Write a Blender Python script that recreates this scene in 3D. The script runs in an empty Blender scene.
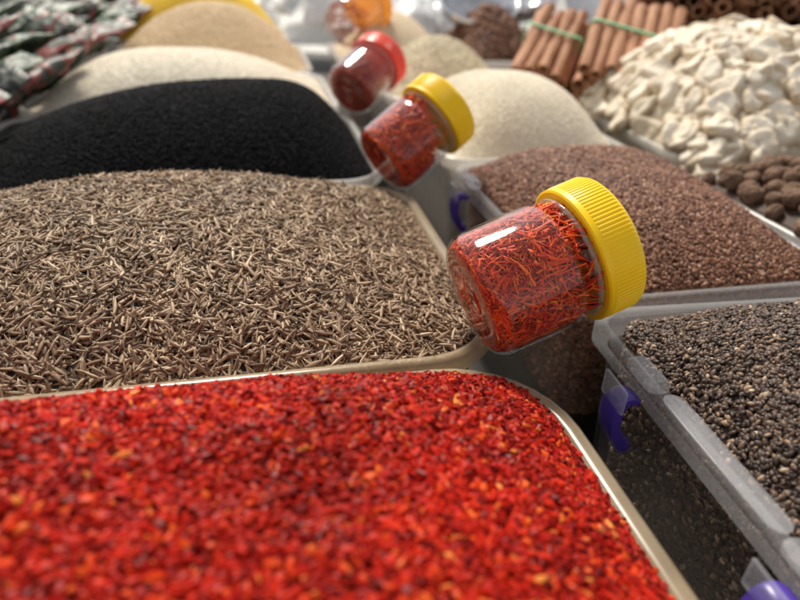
import bpy, math, random
import numpy as np
from mathutils import Matrix, Vector
random.seed(7); rng=np.random.default_rng(7)
S=0.2
PHI=math.radians(13.9); C,SN=math.cos(PHI),math.sin(PHI)
FLOOR=-1.0
def W(s,q): return (s*C-q*SN, s*SN+q*C)
scene=bpy.context.scene
col=scene.collection

# ---------------------------------------------------------------- materials
def newmat(name):
    m=bpy.data.materials.new(name); m.use_nodes=True
    nt=m.node_tree; nt.nodes.clear()
    out=nt.nodes.new('ShaderNodeOutputMaterial')
    return m,nt,out
def N(nt,t,**k):
    n=nt.nodes.new(t)
    for a,b in k.items(): setattr(n,a,b)
    return n
def ramp(nt,stops,interp='LINEAR'):
    r=N(nt,'ShaderNodeValToRGB'); cr=r.color_ramp; cr.interpolation=interp
    while len(cr.elements)>1: cr.elements.remove(cr.elements[-1])
    cr.elements[0].position=stops[0][0]; cr.elements[0].color=(*stops[0][1],1)
    for p,c in stops[1:]:
        e=cr.elements.new(p); e.color=(*c,1)
    return r
def principled(nt,out,rough=.5,spec=.5,metal=0):
    b=N(nt,'ShaderNodeBsdfPrincipled')
    b.inputs['Roughness'].default_value=rough
    b.inputs['Specular IOR Level'].default_value=spec
    b.inputs['Metallic'].default_value=metal
    nt.links.new(b.outputs[0],out.inputs[0]); return b
def grain_mat(name,stops,rough=.55,spec=.4,ridge=None,bump=0,bscale=60,patch=(.85,1.1)):
    m,nt,out=newmat(name); b=principled(nt,out,rough,spec)
    a=N(nt,'ShaderNodeAttribute',attribute_name='rnd')
    r=ramp(nt,stops); nt.links.new(a.outputs['Fac'],r.inputs[0]); c=r.outputs[0]
    if ridge:
        a2=N(nt,'ShaderNodeAttribute',attribute_name='rdg')
        mx=N(nt,'ShaderNodeMix',data_type='RGBA',blend_type='MULTIPLY'); mx.inputs[0].default_value=1
        r2=ramp(nt,[(0,ridge[0]),(1,ridge[1])]); nt.links.new(a2.outputs['Fac'],r2.inputs[0])
        nt.links.new(c,mx.inputs[6]); nt.links.new(r2.outputs[0],mx.inputs[7]); c=mx.outputs[2]
    tc=N(nt,'ShaderNodeTexCoord'); nz=N(nt,'ShaderNodeTexNoise'); nz.inputs['Scale'].default_value=3.5; nz.inputs['Detail'].default_value=4
    nt.links.new(tc.outputs['Object'],nz.inputs[0])
    r3=ramp(nt,[(.3,(patch[0],)*3),(.7,(patch[1],)*3)]); nt.links.new(nz.outputs[0],r3.inputs[0])
    m3=N(nt,'ShaderNodeMix',data_type='RGBA',blend_type='MULTIPLY'); m3.inputs[0].default_value=1
    nt.links.new(c,m3.inputs[6]); nt.links.new(r3.outputs[0],m3.inputs[7])
    nt.links.new(m3.outputs[2],b.inputs['Base Color'])
    if bump:
        n2=N(nt,'ShaderNodeTexNoise'); n2.inputs['Scale'].default_value=bscale; n2.inputs['Detail'].default_value=3
        nt.links.new(tc.outputs['Object'],n2.inputs[0])
        bp=N(nt,'ShaderNodeBump'); bp.inputs['Strength'].default_value=bump; bp.inputs['Distance'].default_value=.004
        nt.links.new(n2.outputs[0],bp.inputs['Height']); nt.links.new(bp.outputs[0],b.inputs['Normal'])
    return m
def noisy_mat(name,c1,c2,scale=8,rough=.5,spec=.5,metal=0,bump=0,bscale=None,stretch=None,detail=5):
    m,nt,out=newmat(name); b=principled(nt,out,rough,spec,metal)
    tc=N(nt,'ShaderNodeTexCoord'); mp=N(nt,'ShaderNodeMapping')
    if stretch: mp.inputs['Scale'].default_value=stretch
    nt.links.new(tc.outputs['Object'],mp.inputs[0])
    nz=N(nt,'ShaderNodeTexNoise'); nz.inputs['Scale'].default_value=scale; nz.inputs['Detail'].default_value=detail
    nt.links.new(mp.outputs[0],nz.inputs[0])
    r=ramp(nt,[(.32,c1),(.68,c2)]); nt.links.new(nz.outputs[0],r.inputs[0]); nt.links.new(r.outputs[0],b.inputs['Base Color'])
    if bump:
        n2=N(nt,'ShaderNodeTexNoise'); n2.inputs['Scale'].default_value=bscale or scale*3; n2.inputs['Detail'].default_value=4
        nt.links.new(mp.outputs[0],n2.inputs[0])
        bp=N(nt,'ShaderNodeBump'); bp.inputs['Strength'].default_value=bump; bp.inputs['Distance'].default_value=.01
        nt.links.new(n2.outputs[0],bp.inputs['Height']); nt.links.new(bp.outputs[0],b.inputs['Normal'])
    return m
def plastic_mat(name,tint,opac,rough=.25,transp=(1,1,1),spec_mix=1.0,dust=.5,rim=0,base_gloss=.035):
    m,nt,out=newmat(name)
    tr=N(nt,'ShaderNodeBsdfTransparent'); tr.inputs[0].default_value=(*transp,1)
    df=N(nt,'ShaderNodeBsdfDiffuse'); df.inputs[0].default_value=(*tint,1)
    tl=N(nt,'ShaderNodeBsdfTranslucent'); tl.inputs[0].default_value=(*tint,1)
    m1=N(nt,'ShaderNodeMixShader'); m1.inputs[0].default_value=.4
    nt.links.new(df.outputs[0],m1.inputs[1]); nt.links.new(tl.outputs[0],m1.inputs[2])
    m2=N(nt,'ShaderNodeMixShader')
    nt.links.new(tr.outputs[0],m2.inputs[1]); nt.links.new(m1.outputs[0],m2.inputs[2])
    tc=N(nt,'ShaderNodeTexCoord'); nz=N(nt,'ShaderNodeTexNoise'); nz.inputs['Scale'].default_value=9; nz.inputs['Detail'].default_value=8; nz.inputs['Roughness'].default_value=.65
    nt.links.new(tc.outputs['Object'],nz.inputs[0])
    mr=N(nt,'ShaderNodeMapRange'); mr.inputs[1].default_value=.3; mr.inputs[2].default_value=.75
    mr.inputs[3].default_value=opac*(1-.35*dust); mr.inputs[4].default_value=min(1,opac*(1+.5*dust))
    nt.links.new(nz.outputs[0],mr.inputs[0]); fac=mr.outputs[0]
    if rim:   # thicker, frostier plastic at the rim (object height)
        sx=N(nt,'ShaderNodeSeparateXYZ'); nt.links.new(tc.outputs['Object'],sx.inputs[0])
        m4=N(nt,'ShaderNodeMapRange'); m4.inputs[1].default_value=.90; m4.inputs[2].default_value=.925; m4.inputs[3].default_value=0; m4.inputs[4].default_value=rim
        nt.links.new(sx.outputs[2],m4.inputs[0]); ad=N(nt,'ShaderNodeMath',operation='ADD'); nt.links.new(fac,ad.inputs[0]); nt.links.new(m4.outputs[0],ad.inputs[1]); fac=ad.outputs[0]
    nt.links.new(fac,m2.inputs[0])
    gl=N(nt,'ShaderNodeBsdfGlossy'); gl.inputs['Roughness'].default_value=rough
    lw=N(nt,'ShaderNodeLayerWeight'); lw.inputs[0].default_value=.5
    pw=N(nt,'ShaderNodeMath',operation='POWER'); pw.inputs[1].default_value=3.5; nt.links.new(lw.outputs['Facing'],pw.inputs[0])
    mm=N(nt,'ShaderNodeMath',operation='MULTIPLY_ADD'); mm.inputs[1].default_value=.75*spec_mix; mm.inputs[2].default_value=base_gloss*spec_mix
    nt.links.new(pw.outputs[0],mm.inputs[0])
    m3=N(nt,'ShaderNodeMixShader'); nt.links.new(mm.outputs[0],m3.inputs[0])
    nt.links.new(m2.outputs[0],m3.inputs[1]); nt.links.new(gl.outputs[0],m3.inputs[2])
    nt.links.new(m3.outputs[0],out.inputs[0]); return m

M_bin_tan=plastic_mat('bin_plastic_yellowed',(.66,.51,.32),.5,.22)
M_bin_grey=plastic_mat('bin_plastic_milky',(.84,.81,.76),.5,.25)
M_bin_clear=plastic_mat('bin_plastic_clear',(.96,.94,.93),.012,.12,rim=.15,base_gloss=.008,spec_mix=.6)
M_latch_clear=plastic_mat('latch_plastic_clear',(.94,.93,.94),.16,.1)
M_jar=plastic_mat('jar_clear_plastic',(.95,.93,.9),.006,.05,transp=(.998,.995,.99),spec_mix=1.1,dust=.8,base_gloss=.02)
M_purple=noisy_mat('purple_plastic',(.055,.028,.26),(.09,.048,.36),6,.3)
M_yellow=noisy_mat('yellow_lid_plastic',(.96,.59,.003),(.98,.64,.006),5,.38,.35)
M_redlid=noisy_mat('red_lid_plastic',(.80,.05,.02),(.9,.07,.03),5,.32)
M_orange=plastic_mat('orange_lid_plastic',(.98,.55,.06),.75,.3,transp=(.98,.6,.12))
M_steel=noisy_mat('brushed_steel',(.55,.55,.56),(.75,.75,.76),10,.22,metal=1)

# ---------------------------------------------------------------- mesh helpers
def tri_mesh(name,V,F,mat,rnd=None,rdg=None,smooth=True,sharp=None):
    V=np.asarray(V,dtype=np.float32); F=np.asarray(F,dtype=np.int32)
    me=bpy.data.meshes.new(name)
    me.vertices.add(len(V)); me.vertices.foreach_set('co',V.ravel())
    me.loops.add(F.size); me.loops.foreach_set('vertex_index',F.ravel())
    me.polygons.add(len(F)); me.polygons.foreach_set('loop_start',np.arange(0,F.size,3,dtype=np.int32))
    me.polygons.foreach_set('use_smooth',np.full(len(F),smooth))
    me.update(calc_edges=True)
    if rnd is not None:
        a=me.attributes.new('rnd','FLOAT','POINT'); a.data.foreach_set('value',np.asarray(rnd,dtype=np.float32))
    if rdg is not None:
        a=me.attributes.new('rdg','FLOAT','POINT'); a.data.foreach_set('value',np.asarray(rdg,dtype=np.float32))
    if sharp: me.set_sharp_from_angle(angle=math.radians(sharp))
    if mat: me.materials.append(mat)
    return me
def quads2tris(q):
    q=np.asarray(q); return np.concatenate([q[:,[0,1,2]],q[:,[0,2,3]]])
def obj(name,me,loc=(0,0,0),rotz=0,parent=None,label=None,cat=None,kind=None,group=None):
    o=bpy.data.objects.new(name,me); col.objects.link(o)
    o.location=loc; o.rotation_euler=(0,0,rotz)
    if parent: o.parent=parent
    if label: o['label']=label
    if cat: o['category']=cat
    if kind: o['kind']=kind
    if group: o['group']=group
    return o
def rrect(hx,hy,r,n=10):
    pts=[]
    for cx,cy,a0 in ((hx-r,hy-r,0),(-hx+r,hy-r,90),(-hx+r,-hy+r,180),(hx-r,-hy+r,270)):
        for i in range(n+1):
            a=math.radians(a0+90*i/n); pts.append((cx+r*math.cos(a),cy+r*math.sin(a)))
    out=[]; L=len(pts)
    for i in range(L):
        a=pts[i]; b=pts[(i+1)%L]; out.append(a)
        d=math.dist(a,b)
        k=int(d/.12)
        for j in range(1,k+1): out.append((a[0]+(b[0]-a[0])*j/(k+1),a[1]+(b[1]-a[1])*j/(k+1)))
    return np.array(out)
def loops_mesh(loops,cap0=False,cap1=False,closed=False):
    n=len(loops[0]); V=np.concatenate(loops); F=[]
    m=len(loops); idx=np.arange(n); nx=(idx+1)%n
    for k in range(m if closed else m-1):
        a=k*n; b=((k+1)%m)*n
        F.append(np.stack([a+idx,a+nx,b+nx,b+idx],1))
    T=quads2tris(np.concatenate(F))
    if cap0:
        V=np.vstack([V,loops[0].mean(0)]); c=len(V)-1; T=np.vstack([T,np.stack([nx,idx,np.full(n,c)],1)])
    if cap1:
        V=np.vstack([V,loops[-1].mean(0)]); c=len(V)-1; b=(m-1)*n; T=np.vstack([T,np.stack([b+idx,b+nx,np.full(n,c)],1)])
    return V,T
def box_mesh(sx,sy,sz,bev=.1):
    r=min(sx,sy)*bev*2; o=[]
    for off,z in ((.5*r,-sz/2),(0,-sz/2+.5*r),(0,sz/2-.5*r),(.5*r,sz/2)):
        o.append(rrect(sx/2-off,sy/2-off,max(r-off,.002),3))
    k=min(len(x) for x in o)
    o=[x[:k] if len(x)==k else x[np.linspace(0,len(x)-1,k).astype(int)] for x in o]
    hz=min(.5*r,sz*.3)
    L=[np.column_stack([x,np.full(len(x),z)]) for x,z in zip(o,(-sz/2,-sz/2+hz,sz/2-hz,sz/2))]
    return loops_mesh(L,True,True)

def make_latch(parent,x,y,side=-1):
    V,T=box_mesh(.07,.15,.04,.2); V=V+np.array([x+side*-.018,y,1.012])
    obj('hinge_block',tri_mesh('hinge_block',V,T,M_latch_clear,sharp=40),parent=parent)
    V,T=box_mesh(.012,.12,.075,.3); V=V+np.array([x+side*.070,y,.962])
    obj('latch_plate',tri_mesh('latch_plate',V,T,M_latch_clear,sharp=40),parent=parent)
    cl=np.array([(.005,.935),(.035,.95),(.060,.93),(.066,.88),(.056,.83),(.03,.785),(.008,.765),(.006,.79)])
    t=np.linspace(0,len(cl)-1,28); P=np.column_stack([np.interp(t,range(len(cl)),cl[:,i]) for i in (0,1)])
    for _ in range(3): P[1:-1]=(P[:-2]+2*P[1:-1]+P[2:])/4
    d=np.gradient(P,axis=0); d/=np.linalg.norm(d,axis=1)[:,None]; nn=np.column_stack([-d[:,1],d[:,0]])
    loops=[]
    for i,(p,n_) in enumerate(zip(P,nn)):
        th=.011+.007*math.sin(i/27*math.pi); w=.030+.010*math.sin(i/27*math.pi)
        q=[]
        for a,b in ((-1,-.7),(-.7,-1),(.7,-1),(1,-.7),(1,.7),(.7,1),(-.7,1),(-1,.7)):
            pp=p+n_*th*b; q.append((x+side*pp[0],y+w*a,pp[1]))
        loops.append(np.array(q))
    V,T=loops_mesh(loops,True,True)
    obj('latch',tri_mesh('latch',V,T,M_purple,sharp=50),parent=parent)

def center(s0,s1,q0,q1,dang):
    px,py=W(s0,q1); a=PHI+dang; lx,ly=(s1-s0)/2,-(q1-q0)/2
    return (px+lx*math.cos(a)-ly*math.sin(a),py+lx*math.sin(a)+ly*math.cos(a))
def make_bin(s0,s1,q0,q1,mat,label,flange=.055,lip=.040,r=.2,latches=(),dang=0,flap=None):
    cx,cy=center(s0,s1,q0,q1,dang); hx,hy=(s1-s0)/2,(q1-q0)/2; H=1.0
    prof=[(.17,0),(.14,.012),(.125,.04),(lip+.012,H-flange-.035),(lip+.008,H-flange-.012),(.010,H-flange-.004),(.001,H-flange+.004),(0,H-.018),(.004,H-.006),(.012,H-.001),(lip*.5,H+.002),(lip-.010,H-.001),(lip-.002,H-.006),(lip+.002,H-.022),(lip+.026,H-flange-.05),(.145,.05),(.165,.03)]
    loops=[]
    for off,z in prof:
        pts=rrect(hx,hy,r,8)
        a=np.roll(pts,-1,0)-np.roll(pts,1,0); nn=np.column_stack([a[:,1],-a[:,0]]); nn/=np.linalg.norm(nn,axis=1)[:,None]
        L=pts-nn*off
        loops.append(np.column_stack([L,np.full(len(L),z)]))
    V,T=loops_mesh(loops,True,True)
    me=tri_mesh('plastic_bin',V,T,mat,sharp=45)
    o=obj('plastic_bin',me,(cx,cy,FLOOR),PHI+dang,label=label,cat='bin')
    for side,yy in latches: make_latch(o,side*hx,yy,side)
    if flap:
        V,T=box_mesh(.060,flap[1],.012,.25); V=V+np.array([-hx+.026,flap[0],1.012])
        obj('rim_flap',tri_mesh('rim_flap',V,T,M_latch_clear,sharp=40),parent=o)
    return o

# ---------------------------------------------------------------- mounds and grains
def lump(x,y,seed,amp,f=3.0):
    r=np.random.default_rng(seed); z=0
    for k in range(9):
        a=r.uniform(0,6.28); ff=f*r.uniform(.6,2.2); ph=r.uniform(0,6.28)
        z=z+np.sin((x*math.cos(a)+y*math.sin(a))*ff+ph)/(.6+ff/f)
    return amp*z/3
SHR=.14
class Mound:
    def __init__(s,s0,s1,q0,q1,H,inset=.055,p=2.2,px=0,py=0,z0=-.03,seed=1,amp=.02,r=.14,skirt=.6,fine=.003,dang=0):
        s.c=center(s0,s1,q0,q1,dang); s.hx=(s1-s0)/2-inset; s.hy=(q1-q0)/2-inset
        s.H=H;s.p=p;s.px=px;s.py=py;s.z0=z0;s.seed=seed;s.amp=amp;s.r=r;s.skirt=skirt;s.rot=PHI+dang;s.fine=fine
    def h(s,x,y):
        u=np.clip(x/s.hx,-1,1); v=np.clip(y/s.hy,-1,1)
        u=np.where(u>s.px,(u-s.px)/(1-s.px),(u-s.px)/(1+s.px)); v=np.where(v>s.py,(v-s.py)/(1-s.py),(v-s.py)/(1+s.py))
        f=(1-np.abs(u)**s.p)*(1-np.abs(v)**s.p)
        return s.z0+s.H*f+(lump(x,y,s.seed,s.amp)+lump(x,y,s.seed+100,s.fine,14))*np.clip(f*3,.1,1)
    def nrm(s,x,y):
        e=.004; dx=(s.h(x+e,y)-s.h(x-e,y))/(2*e); dy=(s.h(x,y+e)-s.h(x,y-e))/(2*e)
        dx=np.clip(dx,-1.5,1.5);dy=np.clip(dy,-1.5,1.5)
        n=np.column_stack([-dx,-dy,np.ones_like(dx)]); return n/np.linalg.norm(n,axis=1)[:,None]
    def base(s,rings=60):
        o=rrect(s.hx,s.hy,s.r,10); loops=[]
        for k in range(1,rings+1):
            t=(k/rings)**.8; L=o*t; loops.append(np.column_stack([L,s.h(L[:,0],L[:,1])]))
        z=loops[-1][:,2].min()
        for k in range(1,6):
            f=1-SHR*s.skirt*k/5; loops.append(np.column_stack([o*f,np.full(len(o),z-s.skirt*k/5)]))
        loops=loops[::-1]
        return loops_mesh(loops,True,True)
    def inside(s,x,y):
        ax=np.abs(x)-(s.hx-s.r); ay=np.abs(y)-(s.hy-s.r)
        return ~((ax>0)&(ay>0)&(ax**2+ay**2>s.r**2))
    def sample(s,n,box=None):
        b=box or (-s.hx,s.hx,-s.hy,s.hy)
        x=rng.uniform(b[0],b[1],n); y=rng.uniform(b[2],b[3],n); k=s.inside(x,y); x=x[k];y=y[k]
        nn=s.nrm(x,y); return np.column_stack([x,y,s.h(x,y)]),nn
    def side(s,n,depth=.75):
        o=rrect(s.hx,s.hy,s.r,10); seg=np.roll(o,-1,0)-o; L=np.linalg.norm(seg,axis=1)
        i=rng.choice(len(o),n,p=L/L.sum()); t=rng.uniform(0,1,n)[:,None]; p=o[i]+seg[i]*t
        nn=np.column_stack([seg[i][:,1],-seg[i][:,0]])/np.maximum(L[i],1e-9)[:,None]
        keep=(nn[:,0]<-.2)|(nn[:,1]<-.9); p=p[keep]; nn=nn[keep]; m=len(p)
        z=rng.uniform(-depth,s.z0+.0,m); f=1-SHR*np.clip(-z,0,1)
        return np.column_stack([p*f[:,None],z]),np.column_stack([nn,np.zeros(m)])
def T_seed(sides=6,rings=((-.6,.55),(0,1),(.6,.6)),L=1,Wd=.3,Th=.3,bend=.0):
    V=[(-L,0,bend)];R=[0.5]
    for x,r in rings:
        for k in range(sides):
            a=2*math.pi*k/sides; V.append((x*L,math.cos(a)*r*Wd,math.sin(a)*r*Th+bend*x*x)); R.append(k%2)
    V.append((L,0,bend)); R.append(.5); F=[]
    for k in range(sides): F.append((0,1+(k+1)%sides,1+k))
    for j in range(len(rings)-1):
        a=1+j*sides;b=a+sides
        for k in range(sides):
            k2=(k+1)%sides; F+=[(a+k,a+k2,b+k2),(a+k,b+k2,b+k)]
    b=1+(len(rings)-1)*sides; e=len(V)-1
    for k in range(sides): F.append((b+k,b+(k+1)%sides,e))
    return np.array(V),np.array(F),np.array(R)
def T_flake(seed,th=.3):
    r=np.random.default_rng(seed)
    n=6; V=[];F=[]
    ang=np.sort(r.uniform(0,2*math.pi/n*.8,n)+np.arange(n)*2*math.pi/n); rad=r.uniform(.6,1.1,n)
    el=r.uniform(.5,.95); tw=r.uniform(-.35,.35)
    for z in (1,-1):
        for a,q in zip(ang,rad):
            x=math.cos(a)*q;y=math.sin(a)*q*el; V.append((x,y,z*th*.4+tw*x*y+.25*x*x*tw))
    V.append((0,0,th*r.uniform(.6,1.6)));V.append((0,0,-th))
    for k in range(n):
        k2=(k+1)%n; F+=[(12,k,k2),(13,n+k2,n+k),(k,n+k,n+k2),(k,n+k2,k2)]
    return np.array(V),np.array(F),np.ones(14)*.5
def place(templates,P,Nn,size,svar=.2,tilt=.35,lift=.0,liftv=.004,rlo=.06):
    outV=[];outF=[];outR=[];outG=[];base=0
    n=len(P); ti=rng.integers(0,len(templates),n)
    for k,(TV,TF,TR) in enumerate(templates):
        m=ti==k; p=P[m]; nn=Nn[m]; c=len(p)
        if c==0: continue
        nn=nn+rng.normal(0,tilt,(c,3)); nn/=np.linalg.norm(nn,axis=1)[:,None]
        t=rng.normal(0,1,(c,3)); t-=nn*(t*nn).sum(1)[:,None]; t/=np.linalg.norm(t,axis=1)[:,None]
        b=np.cross(nn,t)
        sc=size*np.exp(np.clip(rng.normal(0,svar,c),-2*svar,1.7*svar))
        v=(TV[None,:,0,None]*t[:,None,:]+TV[None,:,1,None]*b[:,None,:]+TV[None,:,2,None]*nn[:,None,:])*sc[:,None,None]
        v=v+(p+Nn[m]*(lift+rng.uniform(-liftv,liftv,c))[:,None])[:,None,:]
        nv=len(TV)
        outV.append(v.reshape(-1,3)); outF.append((TF[None]+(np.arange(c)*nv)[:,None,None]).reshape(-1,3)+base); base+=c*nv
        outR.append(np.repeat(rng.uniform(rlo,1,c),nv)); outG.append(np.tile(TR,c))
    return np.concatenate(outV),np.concatenate(outF),np.concatenate(outR),np.concatenate(outG)
def stuff(name,m,parts,mat,label,cat,baser=.0,smooth=True):
    V,F=m.base(); R=[np.full(len(V),baser)];G=[np.full(len(V),.5)];Vs=[V];Fs=[F];b=len(V)  # low baser colours the surface dark, painting shade in gaps between grains
    for v,f,r,g in parts: Vs.append(v);Fs.append(f+b);R.append(r);G.append(g);b+=len(v)
    me=tri_mesh(name,np.concatenate(Vs),np.concatenate(Fs),mat,np.concatenate(R),np.concatenate(G),smooth)
    return obj(name,me,(m.c[0],m.c[1],0),m.rot,label=label,cat=cat,kind='stuff')

# ================================================================= BINS + SPICES
# --- chilli flakes
make_bin(-1.35,.725,-.12,1.31,M_bin_tan,'yellowed plastic bin heaped with red chilli flakes',r=.30,lip=.050)
m=Mound(-1.35,.725,-.12,1.31,.262,inset=.060,p=3.1,py=.25,px=.05,z0=-.010,seed=3,amp=.026,r=.26,fine=.008)
mat=grain_mat('chilli_flakes_mat',[(0,(.035,.001,.001)),(.06,(.12,.002,.001)),(.3,(.27,.0045,.0015)),(.6,(.41,.0095,.0025)),(.86,(.53,.020,.004)),(.955,(.63,.055,.007)),(.99,(.70,.13,.02)),(1,(.74,.26,.05))],.45,.15,patch=(.72,1.15))
FL=[T_flake(i,.35) for i in range(8)]
P,Nn=m.sample(98000,(-m.hx,m.hx,-.3,m.hy))
stuff('chilli_flakes',m,[place(FL,P,Nn,.0107,.31,.58,.002,.010)],mat,'heap of bright red crushed chilli flakes in a plastic bin','spice',smooth=False)
# --- cumin
make_bin(-1.45,.69,1.325,2.80,M_bin_tan,'yellowed plastic bin heaped with brown cumin seeds',r=.26,lip=.045)
m=Mound(-1.45,.69,1.325,2.80,.222,p=2.7,py=.25,px=.05,seed=5,amp=.02,r=.22,fine=.006)
mat=grain_mat('cumin_mat',[(0,(.028,.016,.010)),(.06,(.11,.066,.038)),(.3,(.235,.150,.088)),(.6,(.36,.243,.148)),(.88,(.48,.35,.225)),(1,(.68,.54,.38))],.5,.35,ridge=((.50,.45,.41),(1.2,1.17,1.14)))
CU=[T_seed(6,((-.72,.42),(-.15,1),(.55,.72)),1,.215,.19,bd) for bd in (.0,.14,.25)]
P,Nn=m.sample(33000)
stuff('cumin_seeds',m,[place(CU,P,Nn,.0254,.18,.27,.003,.009)],mat,'heap of ridged brown cumin seeds in a plastic bin','spice')
# --- nigella
make_bin(-1.5,.63,2.84,4.25,M_bin_grey,'milky plastic bin heaped with black nigella seeds',r=.24)
m=Mound(-1.5,.63,2.84,4.25,.345,p=2.4,py=.1,px=.52,seed=8,amp=.02,r=.2,fine=.002)
mat=grain_mat('nigella_mat',[(0,(.002,.002,.003)),(.5,(.0035,.0035,.0045)),(.9,(.007,.007,.009)),(1,(.022,.023,.028))],.7,.10)
NG=[T_seed(5,((-.55,.85),(.55,.85)),.8,.75,.65)]
SE=[T_seed(5,((-.4,.85),(.35,.8)),1,.6,.5)]
P,Nn=m.sample(90000)
stuff('nigella_seeds',m,[place(NG,P,Nn,.0070,.2,.5,.001,.004)],mat,'heap of fine black nigella seeds in a plastic bin','spice',baser=.2)
# --- white sesame
make_bin(-1.5,.60,4.3,5.7,M_bin_grey,'milky plastic bin heaped with pale sesame seeds',r=.24)
m=Mound(-1.5,.60,4.3,5.7,.32,p=2.5,py=.0,px=-.1,seed=9,amp=.02,r=.19,fine=.002)
mat=grain_mat('white_sesame_mat',[(0,(.80,.70,.53)),(.5,(.87,.78,.62)),(1,(.90,.83,.70))],.7,.2,patch=(.94,1.02))
P,Nn=m.sample(30000)
stuff('sesame_seeds',m,[place(NG,P,Nn,.0085,.2,.2,-.002,.001)],mat,'heap of pale cream sesame seeds in a plastic bin','spice',baser=.5)
# --- tan
make_bin(-1.3,.55,5.75,7.5,M_bin_grey,'milky plastic bin heaped with tan spice powder',r=.24)
m=Mound(-1.3,.55,5.75,7.5,.50,p=2.1,py=.0,px=.05,seed=11,amp=.035,r=.19,fine=.006)
mat=grain_mat('tan_powder_mat',[(0,(.64,.46,.26)),(.5,(.76,.57,.36)),(1,(.82,.65,.45))],.8,.15,patch=(.94,1.03))
P,Nn=m.sample(26000)
stuff('coriander_powder',m,[place(NG,P,Nn,.012,.3,.2,-.002,.002)],mat,'tall heap of tan ground spice in a plastic bin','spice',baser=.4)
# --- yellow
make_bin(-1.5,.45,7.55,9.1,M_bin_grey,'milky plastic bin heaped with yellow turmeric',r=.24)
m=Mound(-1.5,.45,7.55,9.1,.62,p=2.6,seed=12,amp=.02,r=.19)
mat=grain_mat('turmeric_mat',[(0,(.80,.48,.04)),(1,(.88,.60,.08))],.85,.15,bump=.6,bscale=30)
stuff('turmeric_powder',m,[],mat,'heap of bright yellow turmeric powder in a plastic bin','spice',baser=.5)
# --- black sesame mix
DA=-.045
make_bin(.995,2.17,.06,1.545,M_bin_clear,'clear latched plastic bin full of dark sesame seeds',flange=.070,lip=.046,r=.13,latches=((-1,.36),(-1,-.26)),dang=DA,flap=(.05,.44))
m=Mound(.995,2.17,.06,1.545,.22,p=2.8,inset=.080,py=.15,px=.1,seed=14,amp=.015,r=.1,z0=-.02,skirt=.8,fine=.005,dang=DA)
mat=grain_mat('dark_seed_mat',[(0,(.016,.010,.008)),(.06,(.038,.025,.019)),(.5,(.078,.051,.039)),(.85,(.13,.082,.06)),(.93,(.22,.14,.085)),(.98,(.36,.24,.15)),(1,(.58,.43,.29))],.45,.32)
SB=[T_seed(6,((-.5,.75),(.1,1),(.6,.6)),1,.6,.40)]
P,Nn=m.sample(36000); P2,N2=m.side(40000,.8)
stuff('dark_sesame_seeds',m,[place(SB,P,Nn,.0110,.2,.4,.003,.006),place(SB,P2,N2,.0140,.2,.4,.000,.004,.62)],mat,'dark brown and black seeds filling a clear plastic bin','spice')  # side seeds coloured lighter to make up for weak light behind the wall
# --- flax
make_bin(.995,2.17,1.565,3.07,M_bin_clear,'clear latched plastic bin heaped with red-brown flax seeds',flange=.070,lip=.046,r=.13,latches=((-1,.42),(-1,-.1)))
m=Mound(.995,2.17,1.565,3.07,.20,p=3.4,inset=.070,py=.2,px=0,seed=16,amp=.015,r=.1,z0=-.01,skirt=.8,fine=.004)
mat=grain_mat('flax_mat',[(0,(.040,.018,.011)),(.06,(.088,.037,.021)),(.5,(.195,.082,.046)),(.85,(.29,.135,.080)),(1,(.48,.29,.19))],.45,.28)
P,Nn=m.sample(38000); P2,N2=m.side(34000,.6)
stuff('flax_seeds',m,[place(SB,P,Nn,.0118,.16,.35,.003,.005),place(SB,P2,N2,.0140,.2,.4,.000,.003,.6)],mat,'heap of glossy red-brown flax seeds in a clear plastic bin','spice')  # lighter colour on the side seeds paints in light the gap lacks
# --- cream
make_bin(1.0,2.2,3.12,4.6,M_bin_grey,'milky plastic bin heaped with cream coloured spice',flange=.06,lip=.042,r=.13)
m=Mound(1.0,2.2,3.12,4.6,.35,p=3.1,inset=.065,py=.0,px=.05,seed=18,amp=.03,r=.1,fine=.004)
mat=grain_mat('cream_mat',[(0,(.74,.63,.45)),(.5,(.86,.77,.61)),(1,(.91,.84,.71))],.8,.12,patch=(.94,1.02))
P,Nn=m.sample(42000)
stuff('white_poppy_seeds',m,[place(NG,P,Nn,.0066,.25,.3,-.001,.0013)],mat,'smooth heap of cream white poppy seeds in a milky bin','spice',baser=.5)
# --- sage
make_bin(1.0,2.15,4.65,6.1,M_bin_grey,'milky plastic bin heaped with grey-green seeds',r=.13)
m=Mound(1.0,2.15,4.65,6.1,.36,p=2.1,inset=.07,seed=20,amp=.02,r=.1)
mat=grain_mat('grey_green_mat',[(0,(.44,.36,.21)),(.5,(.62,.53,.36)),(1,(.75,.67,.50))],.7,.2)
P,Nn=m.sample(16000)
stuff('fennel_seeds',m,[place(SE,P,Nn,.018,.2,.4,.001,.002)],mat,'heap of grey-green fennel seeds in a plastic bin','spice',baser=.4)
make_bin(.85,2.1,6.15,7.6,M_bin_grey,'milky plastic bin heaped with beige powder',r=.13)
m=Mound(.85,2.1,6.15,7.6,.45,p=2.0,inset=.07,seed=21,amp=.02,r=.1)
mat=grain_mat('beige_mat',[(0,(.64,.50,.33)),(1,(.74,.61,.43))],.8,.2,bump=.5)
stuff('ginger_powder',m,[],mat,'heap of beige ground ginger in a plastic bin','spice',baser=.5)

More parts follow.
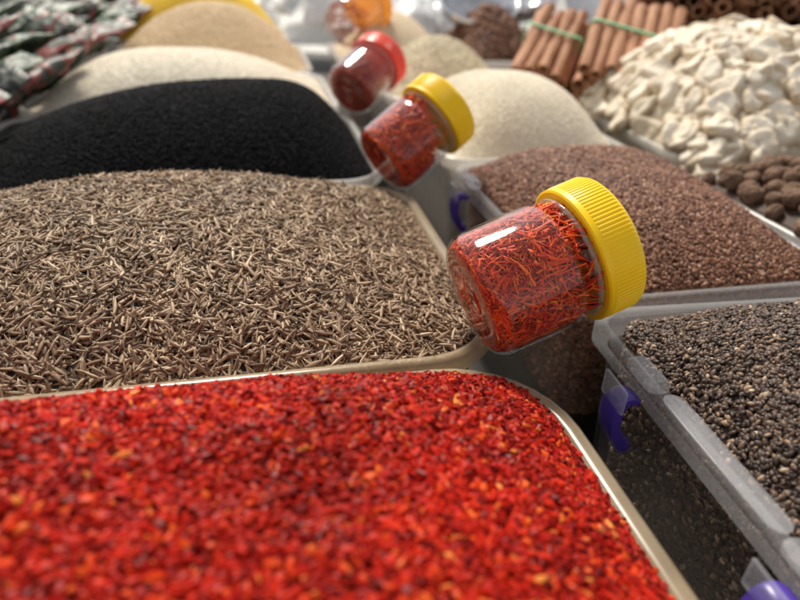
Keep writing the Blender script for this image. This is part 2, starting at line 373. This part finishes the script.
# --- nutmeg bin
make_bin(2.20,3.5,1.25,2.73,M_bin_grey,'milky plastic bin filled with whole brown nutmegs',r=.10)
mN=Mound(2.20,3.5,1.25,2.73,.15,p=3,inset=.05,seed=23,amp=.02,r=.1,z0=0)
M_nut=noisy_mat('nutmeg_mat',(.11,.06,.038),(.25,.155,.10),14,.75,.2,bump=.6,bscale=34)
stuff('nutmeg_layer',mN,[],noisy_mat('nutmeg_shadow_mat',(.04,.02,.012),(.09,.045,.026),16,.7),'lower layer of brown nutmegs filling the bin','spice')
def icos(sub=3):
    import bmesh
    bm=bmesh.new(); bmesh.ops.create_icosphere(bm,subdivisions=sub,radius=1)
    V=np.array([v.co[:] for v in bm.verts]); F=np.array([[v.index for v in f.verts] for f in bm.faces]); bm.free(); return V,F
IV,IF=icos(4)
nutm=[]
for k in range(4):
    V=IV*np.array([.055,.045,.045]); V=V*(1+lump(IV[:,0]*2+IV[:,2],IV[:,1]*2,40+k,.05,3)+lump(IV[:,0]*2-IV[:,2],IV[:,1]*2+IV[:,2],50+k,.018,9)+.015*np.sin(np.arctan2(IV[:,2],IV[:,1])*11+IV[:,0]*4))[:,None]
    nutm.append(tri_mesh('nutmeg',V,IF,M_nut))
for i in range(15):
    for j in range(18):
        x=-mN.hx+.02+i*.090+(j%2)*.042+random.uniform(-.018,.018); y=-mN.hy+.02+j*.083+random.uniform(-.018,.018)
        if abs(x)>mN.hx or abs(y)>mN.hy: continue
        z=float(mN.h(np.array([x]),np.array([y]))[0])+.025+random.uniform(-.01,.04)
        X=mN.c[0]+x*C-y*SN; Y=mN.c[1]+x*SN+y*C
        o=obj('nutmeg',random.choice(nutm),(X,Y,z),label='whole dried brown nutmeg lying in a plastic bin',cat='nutmeg',group='nutmegs in the bin')
        o.rotation_euler=(random.uniform(-1,1),random.uniform(-1,1),random.uniform(0,6.28)); s=random.uniform(.75,1.08); o.scale=(s,s,s)

# --- white dried pieces
make_bin(2.40,4.1,2.78,4.85,M_bin_grey,'milky plastic bin piled with pale dried root slices',r=.13)
mP=Mound(2.40,4.1,2.78,4.85,.56,p=2.7,inset=.05,px=.0,py=-.05,seed=25,amp=.03,r=.12,z0=0)
def slice_mat():
    m,nt,out=newmat('dried_slice_mat'); b=principled(nt,out,.6,.3)
    tc=N(nt,'ShaderNodeTexCoord'); gr=N(nt,'ShaderNodeVectorMath',operation='MULTIPLY'); gr.inputs[1].default_value=(9,15,0)
    nt.links.new(tc.outputs['Object'],gr.inputs[0]); ln=N(nt,'ShaderNodeVectorMath',operation='LENGTH'); nt.links.new(gr.outputs[0],ln.inputs[0])
    nz=N(nt,'ShaderNodeTexNoise'); nz.inputs['Scale'].default_value=14; nz.inputs['Detail'].default_value=4; nt.links.new(tc.outputs['Object'],nz.inputs[0])
    ad=N(nt,'ShaderNodeMath',operation='MULTIPLY_ADD'); ad.inputs[1].default_value=.9; nt.links.new(nz.outputs[0],ad.inputs[0]); nt.links.new(ln.outputs['Value'],ad.inputs[2])
    mr=N(nt,'ShaderNodeMapRange'); mr.inputs[1].default_value=.3; mr.inputs[2].default_value=1.8; nt.links.new(ad.outputs[0],mr.inputs[0])
    r=ramp(nt,[(.2,(.85,.78,.66)),(.7,(.80,.71,.57)),(1,(.66,.53,.37))]); nt.links.new(mr.outputs[0],r.inputs[0])
    oi=N(nt,'ShaderNodeObjectInfo'); r2=ramp(nt,[(0,(.82,.78,.73)),(1,(1.02,1.02,1.02))]); nt.links.new(oi.outputs['Random'],r2.inputs[0])
    mx=N(nt,'ShaderNodeMix',data_type='RGBA',blend_type='MULTIPLY'); mx.inputs[0].default_value=1; nt.links.new(r.outputs[0],mx.inputs[6]); nt.links.new(r2.outputs[0],mx.inputs[7]); nt.links.new(mx.outputs[2],b.inputs['Base Color'])
    bp=N(nt,'ShaderNodeBump'); bp.inputs['Strength'].default_value=.4; bp.inputs['Distance'].default_value=.01; nt.links.new(nz.outputs[0],bp.inputs['Height']); nt.links.new(bp.outputs[0],b.inputs['Normal']); return m
M_piece=slice_mat()
pcs=[];pT=[]
for k in range(9):
    r=np.random.default_rng(60+k); nA=22; loops=[]
    a=np.linspace(0,2*math.pi,nA,endpoint=False); rad=1+.12*np.sin(2*a+r.uniform(0,6))*r.uniform(.3,1)+.10*np.sin(3*a+r.uniform(0,6))+.04*np.sin(5*a+r.uniform(0,6))
    sx,sy=.100*r.uniform(.85,1.15),.072*r.uniform(.85,1.2); cu=r.uniform(-1.2,2); ky=r.uniform(-1,3); tw=r.uniform(-3,3); w1=r.uniform(0,6)
    for f,zz in ((.3,-.030),(.65,-.032),(.88,-.024),(1.0,0),(.88,.024),(.65,.034),(.3,.029)):
        x=np.cos(a)*rad*f*sx;y=np.sin(a)*rad*f*sy
        loops.append(np.column_stack([x,y,cu*x*x+ky*y*y+tw*x*y+zz+.006*f*np.sin(x*50+w1)]))
    V,T=loops_mesh(loops,True,True); pcs.append(tri_mesh('dried_slice',V,T,M_piece)); pT.append((V,T,np.ones(len(V))*.5))
P,Nn=mP.sample(900)
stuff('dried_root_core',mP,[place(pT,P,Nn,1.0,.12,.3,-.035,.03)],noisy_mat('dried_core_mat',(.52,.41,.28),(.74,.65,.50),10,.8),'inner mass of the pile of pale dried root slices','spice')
n=0
while n<298:
    x=random.uniform(-mP.hx,mP.hx*.7); y=random.uniform(-mP.hy,mP.hy)
    if (y>.4*mP.hy and random.random()<.7): continue
    p=(np.array([x]),np.array([y])); z=float(mP.h(*p)[0]); nn=mP.nrm(*p)[0]
    X=mP.c[0]+x*C-y*SN; Y=mP.c[1]+x*SN+y*C
    nw=Vector((nn[0]*C-nn[1]*SN,nn[0]*SN+nn[1]*C,nn[2]))+Vector((random.gauss(0,.3),random.gauss(0,.3),0)); nw.normalize()
    qz=nw.to_track_quat('Z','Y')@Matrix.Rotation(random.uniform(0,6.28),3,'Z').to_quaternion()
    o=obj('dried_root_slice',random.choice(pcs),Vector((X,Y,z))+nw*random.uniform(.005,.05),label='pale cream dried root slice in a heaped pile',cat='dried slice',group='dried root slices in the pile')
    o.rotation_mode='QUATERNION'; o.rotation_quaternion=qz; s=random.uniform(.72,1.12); o.scale=(s,s*random.uniform(.85,1.15),s*1.1); n+=1

# --- cinnamon bundles
make_bin(2.22,3.6,4.95,6.4,M_bin_grey,'milky plastic bin holding bundles of cinnamon sticks',r=.13)
M_cin=noisy_mat('cinnamon_mat',(.34,.14,.068),(.60,.32,.175),7,.65,.3,stretch=(6,6,.8),bump=.35)
M_cin2=noisy_mat('dark_cinnamon_mat',(.26,.12,.06),(.48,.26,.15),7,.65,.3,stretch=(6,6,.8),bump=.35)
def stick_mesh(seed,L=.80,mat=None,R=.050):
    n=30
    inner=[];outer=[]
    for i in range(n+1):
        a=-math.pi*1.25+2.5*math.pi*i/n; rr=R*(.55+.45*min(1,1-abs(i/n-.5)*1.2+.35))
        outer.append((rr*math.cos(a),rr*math.sin(a))); inner.append(((rr-.009)*math.cos(a),(rr-.009)*math.sin(a)))
    sec=np.array(outer+inner[::-1]); loops=[]
    for k in range(9):
        z=(k/8-.5)*L; f=1+.07*math.sin(k*1.7+seed); loops.append(np.column_stack([sec*f+np.array([.007*math.sin(k*.8+seed),.007*math.cos(k*.9+seed)]),np.full(len(sec),z)]))
    V,T=loops_mesh(loops)
    m_=len(sec); F=[]
    for base in (0,(8)*m_):
        for i in range(n):
            F+=[(base+i,base+i+1,base+m_-2-i),(base+i,base+m_-2-i,base+m_-1-i)]
    return tri_mesh('cinnamon_stick',V,np.vstack([T,np.array(F)]),mat or M_cin,sharp=50)
sticks=[stick_mesh(i) for i in range(5)]; sticks2=[stick_mesh(i+9,mat=M_cin2,R=.052) for i in range(5)]
M_band=noisy_mat('green_rubber',(.22,.52,.28),(.28,.6,.35),5,.5)
def bundle(center,axis,nw,nh,Ls=1,band=True,ms=None,sp=.92,jit=.035,roll=0,lab='curled cinnamon stick tied in a bundle with others'):
    ax=Vector(axis).normalized(); side=ax.cross(Vector((0,0,1))).normalized(); side=Matrix.Rotation(roll,3,ax)@side; up=side.cross(ax).normalized()
    R=Matrix((side,up,ax)).transposed()
    for j in range(nh):
        for i in range(nw-(j%2)):
            x=(i-(nw-1)/2+(j%2)*.5)*.102*sp; y=(j-(nh-1)/2)*.089*sp
            o=obj('cinnamon_stick',random.choice(ms or sticks),Vector(center)+side*x+up*y+ax*random.uniform(-jit,jit),label=lab,cat='cinnamon stick',group='cinnamon sticks')
            q=Matrix.Rotation(random.gauss(0,jit*.6),3,'X')@Matrix.Rotation(random.gauss(0,jit*.6),3,'Y')
            o.rotation_mode='QUATERNION'; o.rotation_quaternion=(R@q@Matrix.Rotation(random.uniform(0,6.28),3,'Z')).to_quaternion(); k=random.uniform(.85,1.1); o.scale=(k,k,Ls*random.uniform(.94,1.06))
    if not band: return
    hx=nw*.051*sp+.012; hy=(nh-1)*.0445*sp+.060
    o2=rrect(hx,hy,.05,5); loops=[]
    for off,z in ((0,-.011),(.008,-.011),(.008,.011),(0,.011)):
        a=np.roll(o2,-1,0)-np.roll(o2,1,0); nn=np.column_stack([a[:,1],-a[:,0]]); nn/=np.linalg.norm(nn,axis=1)[:,None]
        L=o2+nn*off; loops.append(np.column_stack([L,np.full(len(L),z)]))
    V,T=loops_mesh(loops,closed=True)
    b=obj('rubber_band',tri_mesh('rubber_band',V,T,M_band),Vector(center)+ax*.03,label='pale green rubber band around a cinnamon bundle',cat='rubber band')
    b.rotation_mode='QUATERNION'; b.rotation_quaternion=(R@Matrix.Rotation(.14,3,'Y')).to_quaternion()
bundle((1.66,5.05,.32),(.30,.76,.50),7,5,roll=.12)
bundle((1.12,5.32,.30),(.36,.74,.50),5,4,.9,roll=.12)
bundle((1.62,5.35,.04),(.3,.9,.1),9,3,1,False)
bundle((2.15,5.45,.34),(.1,.9,.35),4,4,1,True)
bundle((2.42,5.9,.54),(-.15,-.9,.25),10,7,1,False,sticks2,1.02,.14,lab='dark curled cinnamon quill lying end-on in a stack')
bundle((3.35,6.2,.50),(-.30,-.9,.2),8,6,1,False,sticks2,1.02,.14,lab='dark curled cinnamon quill lying end-on in a stack')

# --- dark bark curls pile & clove pile
make_bin(3.9,5.6,4.9,7.2,M_bin_grey,'milky plastic bin piled with brown bark curls',r=.13)
mC=Mound(3.9,5.6,4.9,7.2,.55,p=1.9,inset=.1,seed=31,amp=.04,r=.12)
FC=[T_seed(6,((-1,.5),(-.95,1),(.95,1),(1,.5)),1,.32,.3,.25),T_flake(3,.5)]
P,Nn=mC.sample(3500)
stuff('bark_curls',mC,[place(FC,P,Nn,.085,.25,.5,.03,.03)],grain_mat('bark_curls_mat',[(0,(.10,.045,.022)),(.5,(.28,.14,.075)),(1,(.50,.30,.18))],.7,.3),'pile of curled brown bark pieces in a bin','spice')
mD=Mound(2.2,3.2,6.5,8.0,.40,p=1.9,inset=.1,seed=33,amp=.04,r=.12,skirt=.9)
P,Nn=mD.sample(3500)
stuff('clove_buds',mD,[place(FC,P,Nn,.05,.25,.5,.02,.02)],grain_mat('clove_mat',[(0,(.07,.03,.018)),(.5,(.2,.095,.055)),(1,(.34,.18,.11))],.7,.3),'heap of dark brown clove buds','spice')

# ================================================================= JARS
def lathe(prof,n=96,ribs=None):
    a=np.linspace(0,2*math.pi,n,endpoint=False); loops=[]
    for i,(r,z) in enumerate(prof):
        rr=np.full(n,r)
        if ribs and ribs[0]<=i<=ribs[1]: rr=rr+np.where(np.arange(n)%4<2,.0018,-.0006)
        loops.append(np.column_stack([rr*np.cos(a),rr*np.sin(a),np.full(n,z)]))
    return loops
BR=.055
def thread_mesh(n,R,H,tilt,seed,mat,name,z0=.014,size=1):
    r=np.random.default_rng(seed); Vs=[];Fs=[];Rn=[];b=0
    for i in range(n):
        L=r.uniform(.08,.18)*size; w=r.uniform(.0014,.0036)*size; k=8
        typ=r.uniform(); a=r.uniform(0,6.28)
        if typ<.22:
            rad=R*.9*math.sqrt(r.uniform(0,1)); zc=r.uniform(z0,z0+.04); radial=np.array([0,0,1.])
        elif typ<.38:
            rad=R*.92*math.sqrt(r.uniform(0,1)); zc=H+tilt*math.cos(a)*rad/R+r.uniform(-.04,.035); radial=np.array([0,0,1.])
        else:
            rad=R*math.sqrt(r.uniform(.62,1)); zc=r.uniform(z0,H+tilt*math.cos(a)); radial=np.array([math.cos(a),math.sin(a),0])
        c=np.array([rad*math.cos(a),rad*math.sin(a),zc]); d=r.normal(0,1,3); d-=radial*d.dot(radial)*.75; d/=np.linalg.norm(d)
        bend=r.normal(0,1,3)*1.2; b3=r.normal(0,1,3)*2.2; pts=[]
        for j in range(k):
            t=j/(k-1)-.5; p=c+d*L*t+bend*L*(t*t-.1)+b3*L*t*(t*t-.2)
            p[2]=max(p[2],z0)
            dz=max(0,BR-p[2])/BR; lim=R-BR*(1-math.sqrt(max(0,1-dz*dz)))
            rr=math.hypot(p[0],p[1])
            if rr>lim: p[:2]*=lim/rr
            pts.append(p)
        n1=np.cross(d,radial+.01); n1/=np.linalg.norm(n1); n2=np.cross(d,n1)
        for j,p in enumerate(pts):
            ww=w*(1.9 if j>5 else .85)
            for q in range(3): an=q*2.094; Vs.append(p+(n1*math.cos(an)+n2*math.sin(an))*ww)
        rv=r.uniform(0.05,1)
        for j in range(k): Rn+= [min(1,rv*.75+ (.3 if j==0 else 0))]*3
        for j in range(k-1):
            A=b+j*3;B=A+3
            for q in range(3): q2=(q+1)%3; Fs+=[(A+q,A+q2,B+q2),(A+q,B+q2,B+q)]
        b+=k*3
    Vs=np.array(Vs); Fs=np.array(Fs); Rn=np.array(Rn)
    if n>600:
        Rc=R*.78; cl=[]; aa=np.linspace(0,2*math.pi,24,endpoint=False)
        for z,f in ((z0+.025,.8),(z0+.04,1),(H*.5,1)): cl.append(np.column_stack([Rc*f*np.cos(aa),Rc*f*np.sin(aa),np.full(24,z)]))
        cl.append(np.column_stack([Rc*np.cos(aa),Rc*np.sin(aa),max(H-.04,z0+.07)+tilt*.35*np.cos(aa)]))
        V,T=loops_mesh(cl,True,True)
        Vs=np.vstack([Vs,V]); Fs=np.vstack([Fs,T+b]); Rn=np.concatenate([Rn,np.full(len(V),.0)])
    return tri_mesh(name,Vs,Fs,mat,Rn)
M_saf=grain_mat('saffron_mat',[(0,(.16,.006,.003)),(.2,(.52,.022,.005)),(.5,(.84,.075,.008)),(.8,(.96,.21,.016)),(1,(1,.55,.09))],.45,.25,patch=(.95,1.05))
M_saf2=grain_mat('saffron_dark_mat',[(0,(.20,.014,.010)),(.4,(.48,.04,.02)),(.8,(.74,.13,.05)),(1,(.85,.36,.18))],.45,.3)
def jar(center,axis,lidmat,label,cont_label,R=.182,H=.32,nthr=1500,fill=.27,matc=None,seed=1,cname='saffron_threads',lh=.125,tilt=.03,size=1):
    ax=Vector(axis).normalized()
    x=Vector((0,0,1)).cross(ax).normalized(); y=ax.cross(x)
    Rm=Matrix((y,-x,ax)).transposed()
    if Rm.determinant()<0: Rm=Matrix((y,x,ax)).transposed()
    root=bpy.data.objects.new('spice_jar',None); col.objects.link(root)
    root.rotation_mode='QUATERNION'; root.rotation_quaternion=Rm.to_quaternion()
    root.location=Vector(center)-ax*((H+lh)/2)
    root['label']=label; root['category']='jar'
    t=.006
    def corner(cx,cz,rad,a0,a1,n): return [(cx+rad*math.cos(math.radians(a0+(a1-a0)*i/n)),cz+rad*math.sin(math.radians(a0+(a1-a0)*i/n))) for i in range(n+1)]
    outer=[(.35*R,.010),(.55*R,.004)]+corner(R-BR,BR,BR,-90,0,8)+[(R,.14)]+corner(R-.06,H-.075,.06,0,62,7)+[(.87*R,H-.010),(.865*R,H),(.865*R,H+lh*.6)]
    inner=[(max(r_-t,.02),z_+(t if z_<.02 else 0)) for r_,z_ in outer[::-1]]
    V,T=loops_mesh(lathe(outer+inner,96),True,True)
    obj('jar_body',tri_mesh('jar_body',V,T,M_jar,sharp=60),parent=root)
    ring=[(.88*R,H-.004),(.96*R,H-.004),(.975*R,H+.002),(.96*R,H+.008),(.88*R,H+.008)]
    V,T=loops_mesh(lathe(ring,64),closed=True); obj('jar_collar',tri_mesh('jar_collar',V,T,M_latch_clear),parent=root)
    RL=R*1.08; z=H+.012
    lp=[(.88*R,z+.004),(RL-.006,z),(RL,z+.004),(RL,z+.020),(RL-.001,z+.022),(RL-.001,z+lh-.018),(RL-.005,z+lh-.007),(RL-.014,z+lh),(RL-.03,z+lh+.001),(RL-.036,z+lh-.004),(RL*.4,z+lh-.004)]
    V,T=loops_mesh(lathe(lp,420,(4,5)),True,True)
    obj('jar_lid',tri_mesh('jar_lid',V,T,lidmat,sharp=30),parent=root)
    c=obj(cname,thread_mesh(nthr,R-.013,fill,tilt,seed,matc or M_saf,cname,size=size),root.location,label=cont_label,cat='spice',kind='stuff')
    c.rotation_mode='QUATERNION'; c.rotation_quaternion=root.rotation_quaternion
    return root
jar((.383,1.565,.212),(.885,.32,.32),M_yellow,'clear jar of saffron with ribbed yellow lid resting on bin rims','red-orange saffron threads inside a clear jar',nthr=3900,fill=.235,H=.310,R=.186,lh=.118)
jar((.03,3.0,.20),(.66,.50,.50),M_yellow,'clear jar of saffron with yellow lid leaning between bins','red saffron threads filling part of a clear jar',nthr=1900,fill=.2,seed=3,tilt=.08)
jar((-.31,4.42,.22),(.5,.8,.42),M_redlid,'clear jar of saffron with red lid leaning between bins','dark red threads inside a red-lidded jar',nthr=420,fill=.12,seed=4,matc=M_saf2,tilt=.10,size=1.2)
jar((-.55,6.6,.40),(.4,.8,.35),M_orange,'clear jar with orange lid among the spice bins','reddish threads inside an orange-lidded jar',nthr=90,fill=.10,seed=5,matc=M_saf2,R=.24,H=.4,size=1.4)

# ================================================================= PACKETS
def packet_mat(name,cs,metal=.0,scale=9,rough=.48):
    m,nt,out=newmat(name); b=principled(nt,out,rough,.35,metal)
    tc=N(nt,'ShaderNodeTexCoord'); nz=N(nt,'ShaderNodeTexNoise'); nz.inputs['Scale'].default_value=scale; nz.inputs['Detail'].default_value=2
    nt.links.new(tc.outputs['Object'],nz.inputs[0])
    r=ramp(nt,[(.0,cs[0]),(.52,cs[0]),(.56,cs[1]),(.66,cs[1]),(.71,cs[2]),(1,cs[2])]); nt.links.new(nz.outputs[0],r.inputs[0]); nt.links.new(r.outputs[0],b.inputs['Base Color'])
    n2=N(nt,'ShaderNodeTexNoise'); n2.inputs['Scale'].default_value=8; n2.inputs['Detail'].default_value=1; nt.links.new(tc.outputs['Object'],n2.inputs[0])
    bp=N(nt,'ShaderNodeBump'); bp.inputs['Strength'].default_value=.4; bp.inputs['Distance'].default_value=.02; nt.links.new(n2.outputs[0],bp.inputs['Height']); nt.links.new(bp.outputs[0],b.inputs['Normal']); return m
PM=[packet_mat('packet_print_green',((.022,.048,.026),(.08,.13,.06),(.36,.20,.18))),packet_mat('packet_print_pink',((.026,.045,.028),(.36,.14,.13),(.40,.32,.28))),packet_mat('packet_print_dark',((.024,.030,.026),(.08,.09,.06),(.30,.27,.25))),packet_mat('packet_print_moss',((.035,.044,.028),(.24,.05,.04),(.34,.30,.25)))]
PMs=packet_mat('packet_clear_silver',((.74,.74,.75),(.86,.86,.85),(.55,.55,.56)),.1,4)
def packet_mesh(seed,w,l,t,mat,name='foil_packet'):
    nu,nv=15,19; V=[];F=[]
    for side in (1,-1):
        for j in range(nv):
            for i in range(nu):
                u=i/(nu-1)*2-1; v=j/(nv-1)*2-1
                e=(1-abs(u)**2.5)*(1-min(1,abs(v)/.88)**3)
                z=side*t*max(0,e)**.6*(1+.25*math.sin(5*u+seed+side)+.22*math.sin(7*v+seed*2)+.12*math.sin(11*u*v+seed))
                bend=.05*math.sin(v*2+seed)
                V.append((u*w/2*(1-.07*(1-abs(v)))+.004*math.sin(v*30),v*l/2,z+bend+(.006*math.sin(u*25) if abs(v)>.88 else 0)+side*.002))
    o=nu*nv
    for s_ in (0,1):
        for j in range(nv-1):
            for i in range(nu-1):
                a=s_*o+j*nu+i; q=(a,a+1,a+nu+1,a+nu); q=q if s_==0 else q[::-1]
                F+=[(q[0],q[1],q[2]),(q[0],q[2],q[3])]
    ed=[i for i in range(nu)]+[j*nu+nu-1 for j in range(1,nv)]+[(nv-1)*nu+i for i in range(nu-2,-1,-1)]+[j*nu for j in range(nv-2,0,-1)]
    for k in range(len(ed)):
        a=ed[k];b=ed[(k+1)%len(ed)]; F+=[(a,a+o,b+o),(a,b+o,b)]
    return tri_mesh(name,V,F,mat)
make_bin(-3.6,-1.58,2.3,5.2,M_bin_grey,'milky plastic bin full of printed foil packets',r=.13)
make_bin(-3.6,-1.55,5.3,8.3,M_bin_grey,'milky plastic bin stuffed with dark foil packets',r=.13)
pks=[packet_mesh(i,.26,.82,.05,PM[i%4]) for i in range(12)]
for i in range(17):
    for j in range(8):
        q=2.75+i*.33+random.uniform(-.07,.07); s=(-1.66 if q<4.2 else -1.46)-j*.23+random.uniform(-.05,.05)+.08; X,Y=W(s,q)
        zz=.14+.10*min(j,2)+random.uniform(-.02,.05)
        o=obj('foil_packet',random.choice(pks),(X,Y,zz),label='dark printed foil spice packet leaning in a bin',cat='packet',group='foil packets in the bins')
        o.rotation_euler=(math.radians(random.uniform(18,34)),random.uniform(-.3,.3),PHI-.75+random.uniform(-.25,.25))
cl=[packet_mesh(30+i,.5,.8,.08,PMs,'plastic_packet') for i in range(3)]
for X,Y,z in ((-1.05,8.3,.45),(-.7,8.1,.42),(-.3,8.6,.45),(-1.9,9.8,.4),(.25,8.9,.35),(-2.6,9.5,.4),(-3.4,9.3,.4),(.0,7.6,.2),(1.6,9.6,.4),(2.3,9.3,.5),(.9,9.6,.4)):
    o=obj('plastic_packet',random.choice(cl),(X,Y,z),label='silvery clear plastic packet standing behind the bins',cat='packet',group='clear packets behind the bins')
    o.rotation_euler=(math.radians(random.uniform(30,60)),random.uniform(-.3,.3),random.uniform(-.5,.5)); o.scale=(1.2,1.2,1.2)
def bowl(loc,rot,k=1):
    prof=[(.02,0),(.2,.005),(.33,.05),(.42,.15),(.46,.28),(.475,.285),(.43,.15),(.335,.06),(.2,.018)]
    root=obj('steel_bowl',tri_mesh('steel_bowl',*loops_mesh(lathe(prof,64),True,True),M_steel),loc,label='shiny round steel bowl on the spice stall',cat='bowl')
    root.rotation_euler=rot; root.scale=(k,k,k)
bowl((.72,8.0,.26),(.45,.1,0)); bowl((1.35,8.6,.3),(.3,-.2,0),1.1)
M_haze=noisy_mat('pale_haze_mat',(.80,.78,.72),(.90,.88,.83),5,.8,bump=.3)  # added pale shapes stand in for bright haze in the background
sk=[packet_mesh(50+i,2.4,2.8,.45,M_haze,'haze_pillow') for i in range(2)]
for i,(X,Y) in enumerate(((-8,13),(-5.8,13.5),(-3.6,12.6),(-1.3,12.9),(.9,12.4),(3.2,12.9),(5.6,12.6),(8,13))):
    o=obj('haze_filler',sk[i%2],(X,Y,.05),label='added pale pillow shape standing in for bright background haze',cat='haze_filler',group='added haze fillers behind the stall'); o.rotation_euler=(math.radians(25),0,random.uniform(-.2,.2))

# ================================================================= SETTING
V=np.array([(-60,-60,0),(60,-60,0),(60,60,0),(-60,60,0)],float)
obj('ground',tri_mesh('ground',V*3,[(0,1,2),(0,2,3)],noisy_mat('pale_pavement',(.48,.46,.43),(.58,.56,.52),.5,.85,bump=.2)),(0,0,FLOOR-3.0),kind='structure')
V,T=box_mesh(19,15,.1,.01)
obj('stall_table',tri_mesh('stall_table',V,T,noisy_mat('brown_table_cloth',(.04,.034,.03),(.08,.07,.06),3,.8,bump=.2),sharp=40),(0,6.3,FLOOR-.056),kind='structure')

# ================================================================= scale to metres
for o in list(scene.objects):
    if o.parent is None:
        o.location=o.location*S; o.scale=o.scale*S

# ================================================================= camera, light
cam=bpy.data.cameras.new('camera'); co=bpy.data.objects.new('camera',cam); col.objects.link(co)
cam.sensor_width=36; cam.lens=27.6; cam.clip_start=.005; cam.clip_end=200
R=Matrix.Rotation(math.radians(60),4,'X')@Matrix.Rotation(math.radians(2.7),4,'Z')
co.matrix_world=Matrix.Translation((0,0,1.0*S))@R
cam.dof.use_dof=True; cam.dof.focus_distance=1.68*S; cam.dof.aperture_fstop=5.4
scene.camera=co
w=bpy.data.worlds.new('World'); scene.world=w; w.use_nodes=True; nt=w.node_tree; nt.nodes.clear()
out=N(nt,'ShaderNodeOutputWorld'); bg=N(nt,'ShaderNodeBackground'); sky=N(nt,'ShaderNodeTexSky',sky_type='NISHITA')
EL,AZ=52,-22
sky.sun_disc=False; sky.sun_elevation=math.radians(EL); sky.sun_rotation=math.radians(AZ)
hs=N(nt,'ShaderNodeHueSaturation'); hs.inputs['Saturation'].default_value=.18
nt.links.new(sky.outputs[0],hs.inputs['Color']); nt.links.new(hs.outputs[0],bg.inputs[0]); bg.inputs[1].default_value=.15
nt.links.new(bg.outputs[0],out.inputs[0])
sun=bpy.data.lights.new('sun','SUN'); sun.energy=4.7; sun.angle=math.radians(13); sun.color=(1,.94,.83)
so=bpy.data.objects.new('sun',sun); col.objects.link(so)
d=Vector((math.sin(math.radians(AZ))*math.cos(math.radians(EL)),math.cos(math.radians(AZ))*math.cos(math.radians(EL)),math.sin(math.radians(EL))))
so.rotation_euler=d.to_track_quat('Z','Y').to_euler()
scene.view_settings.view_transform='Standard'; scene.view_settings.look='None'; scene.view_settings.exposure=0
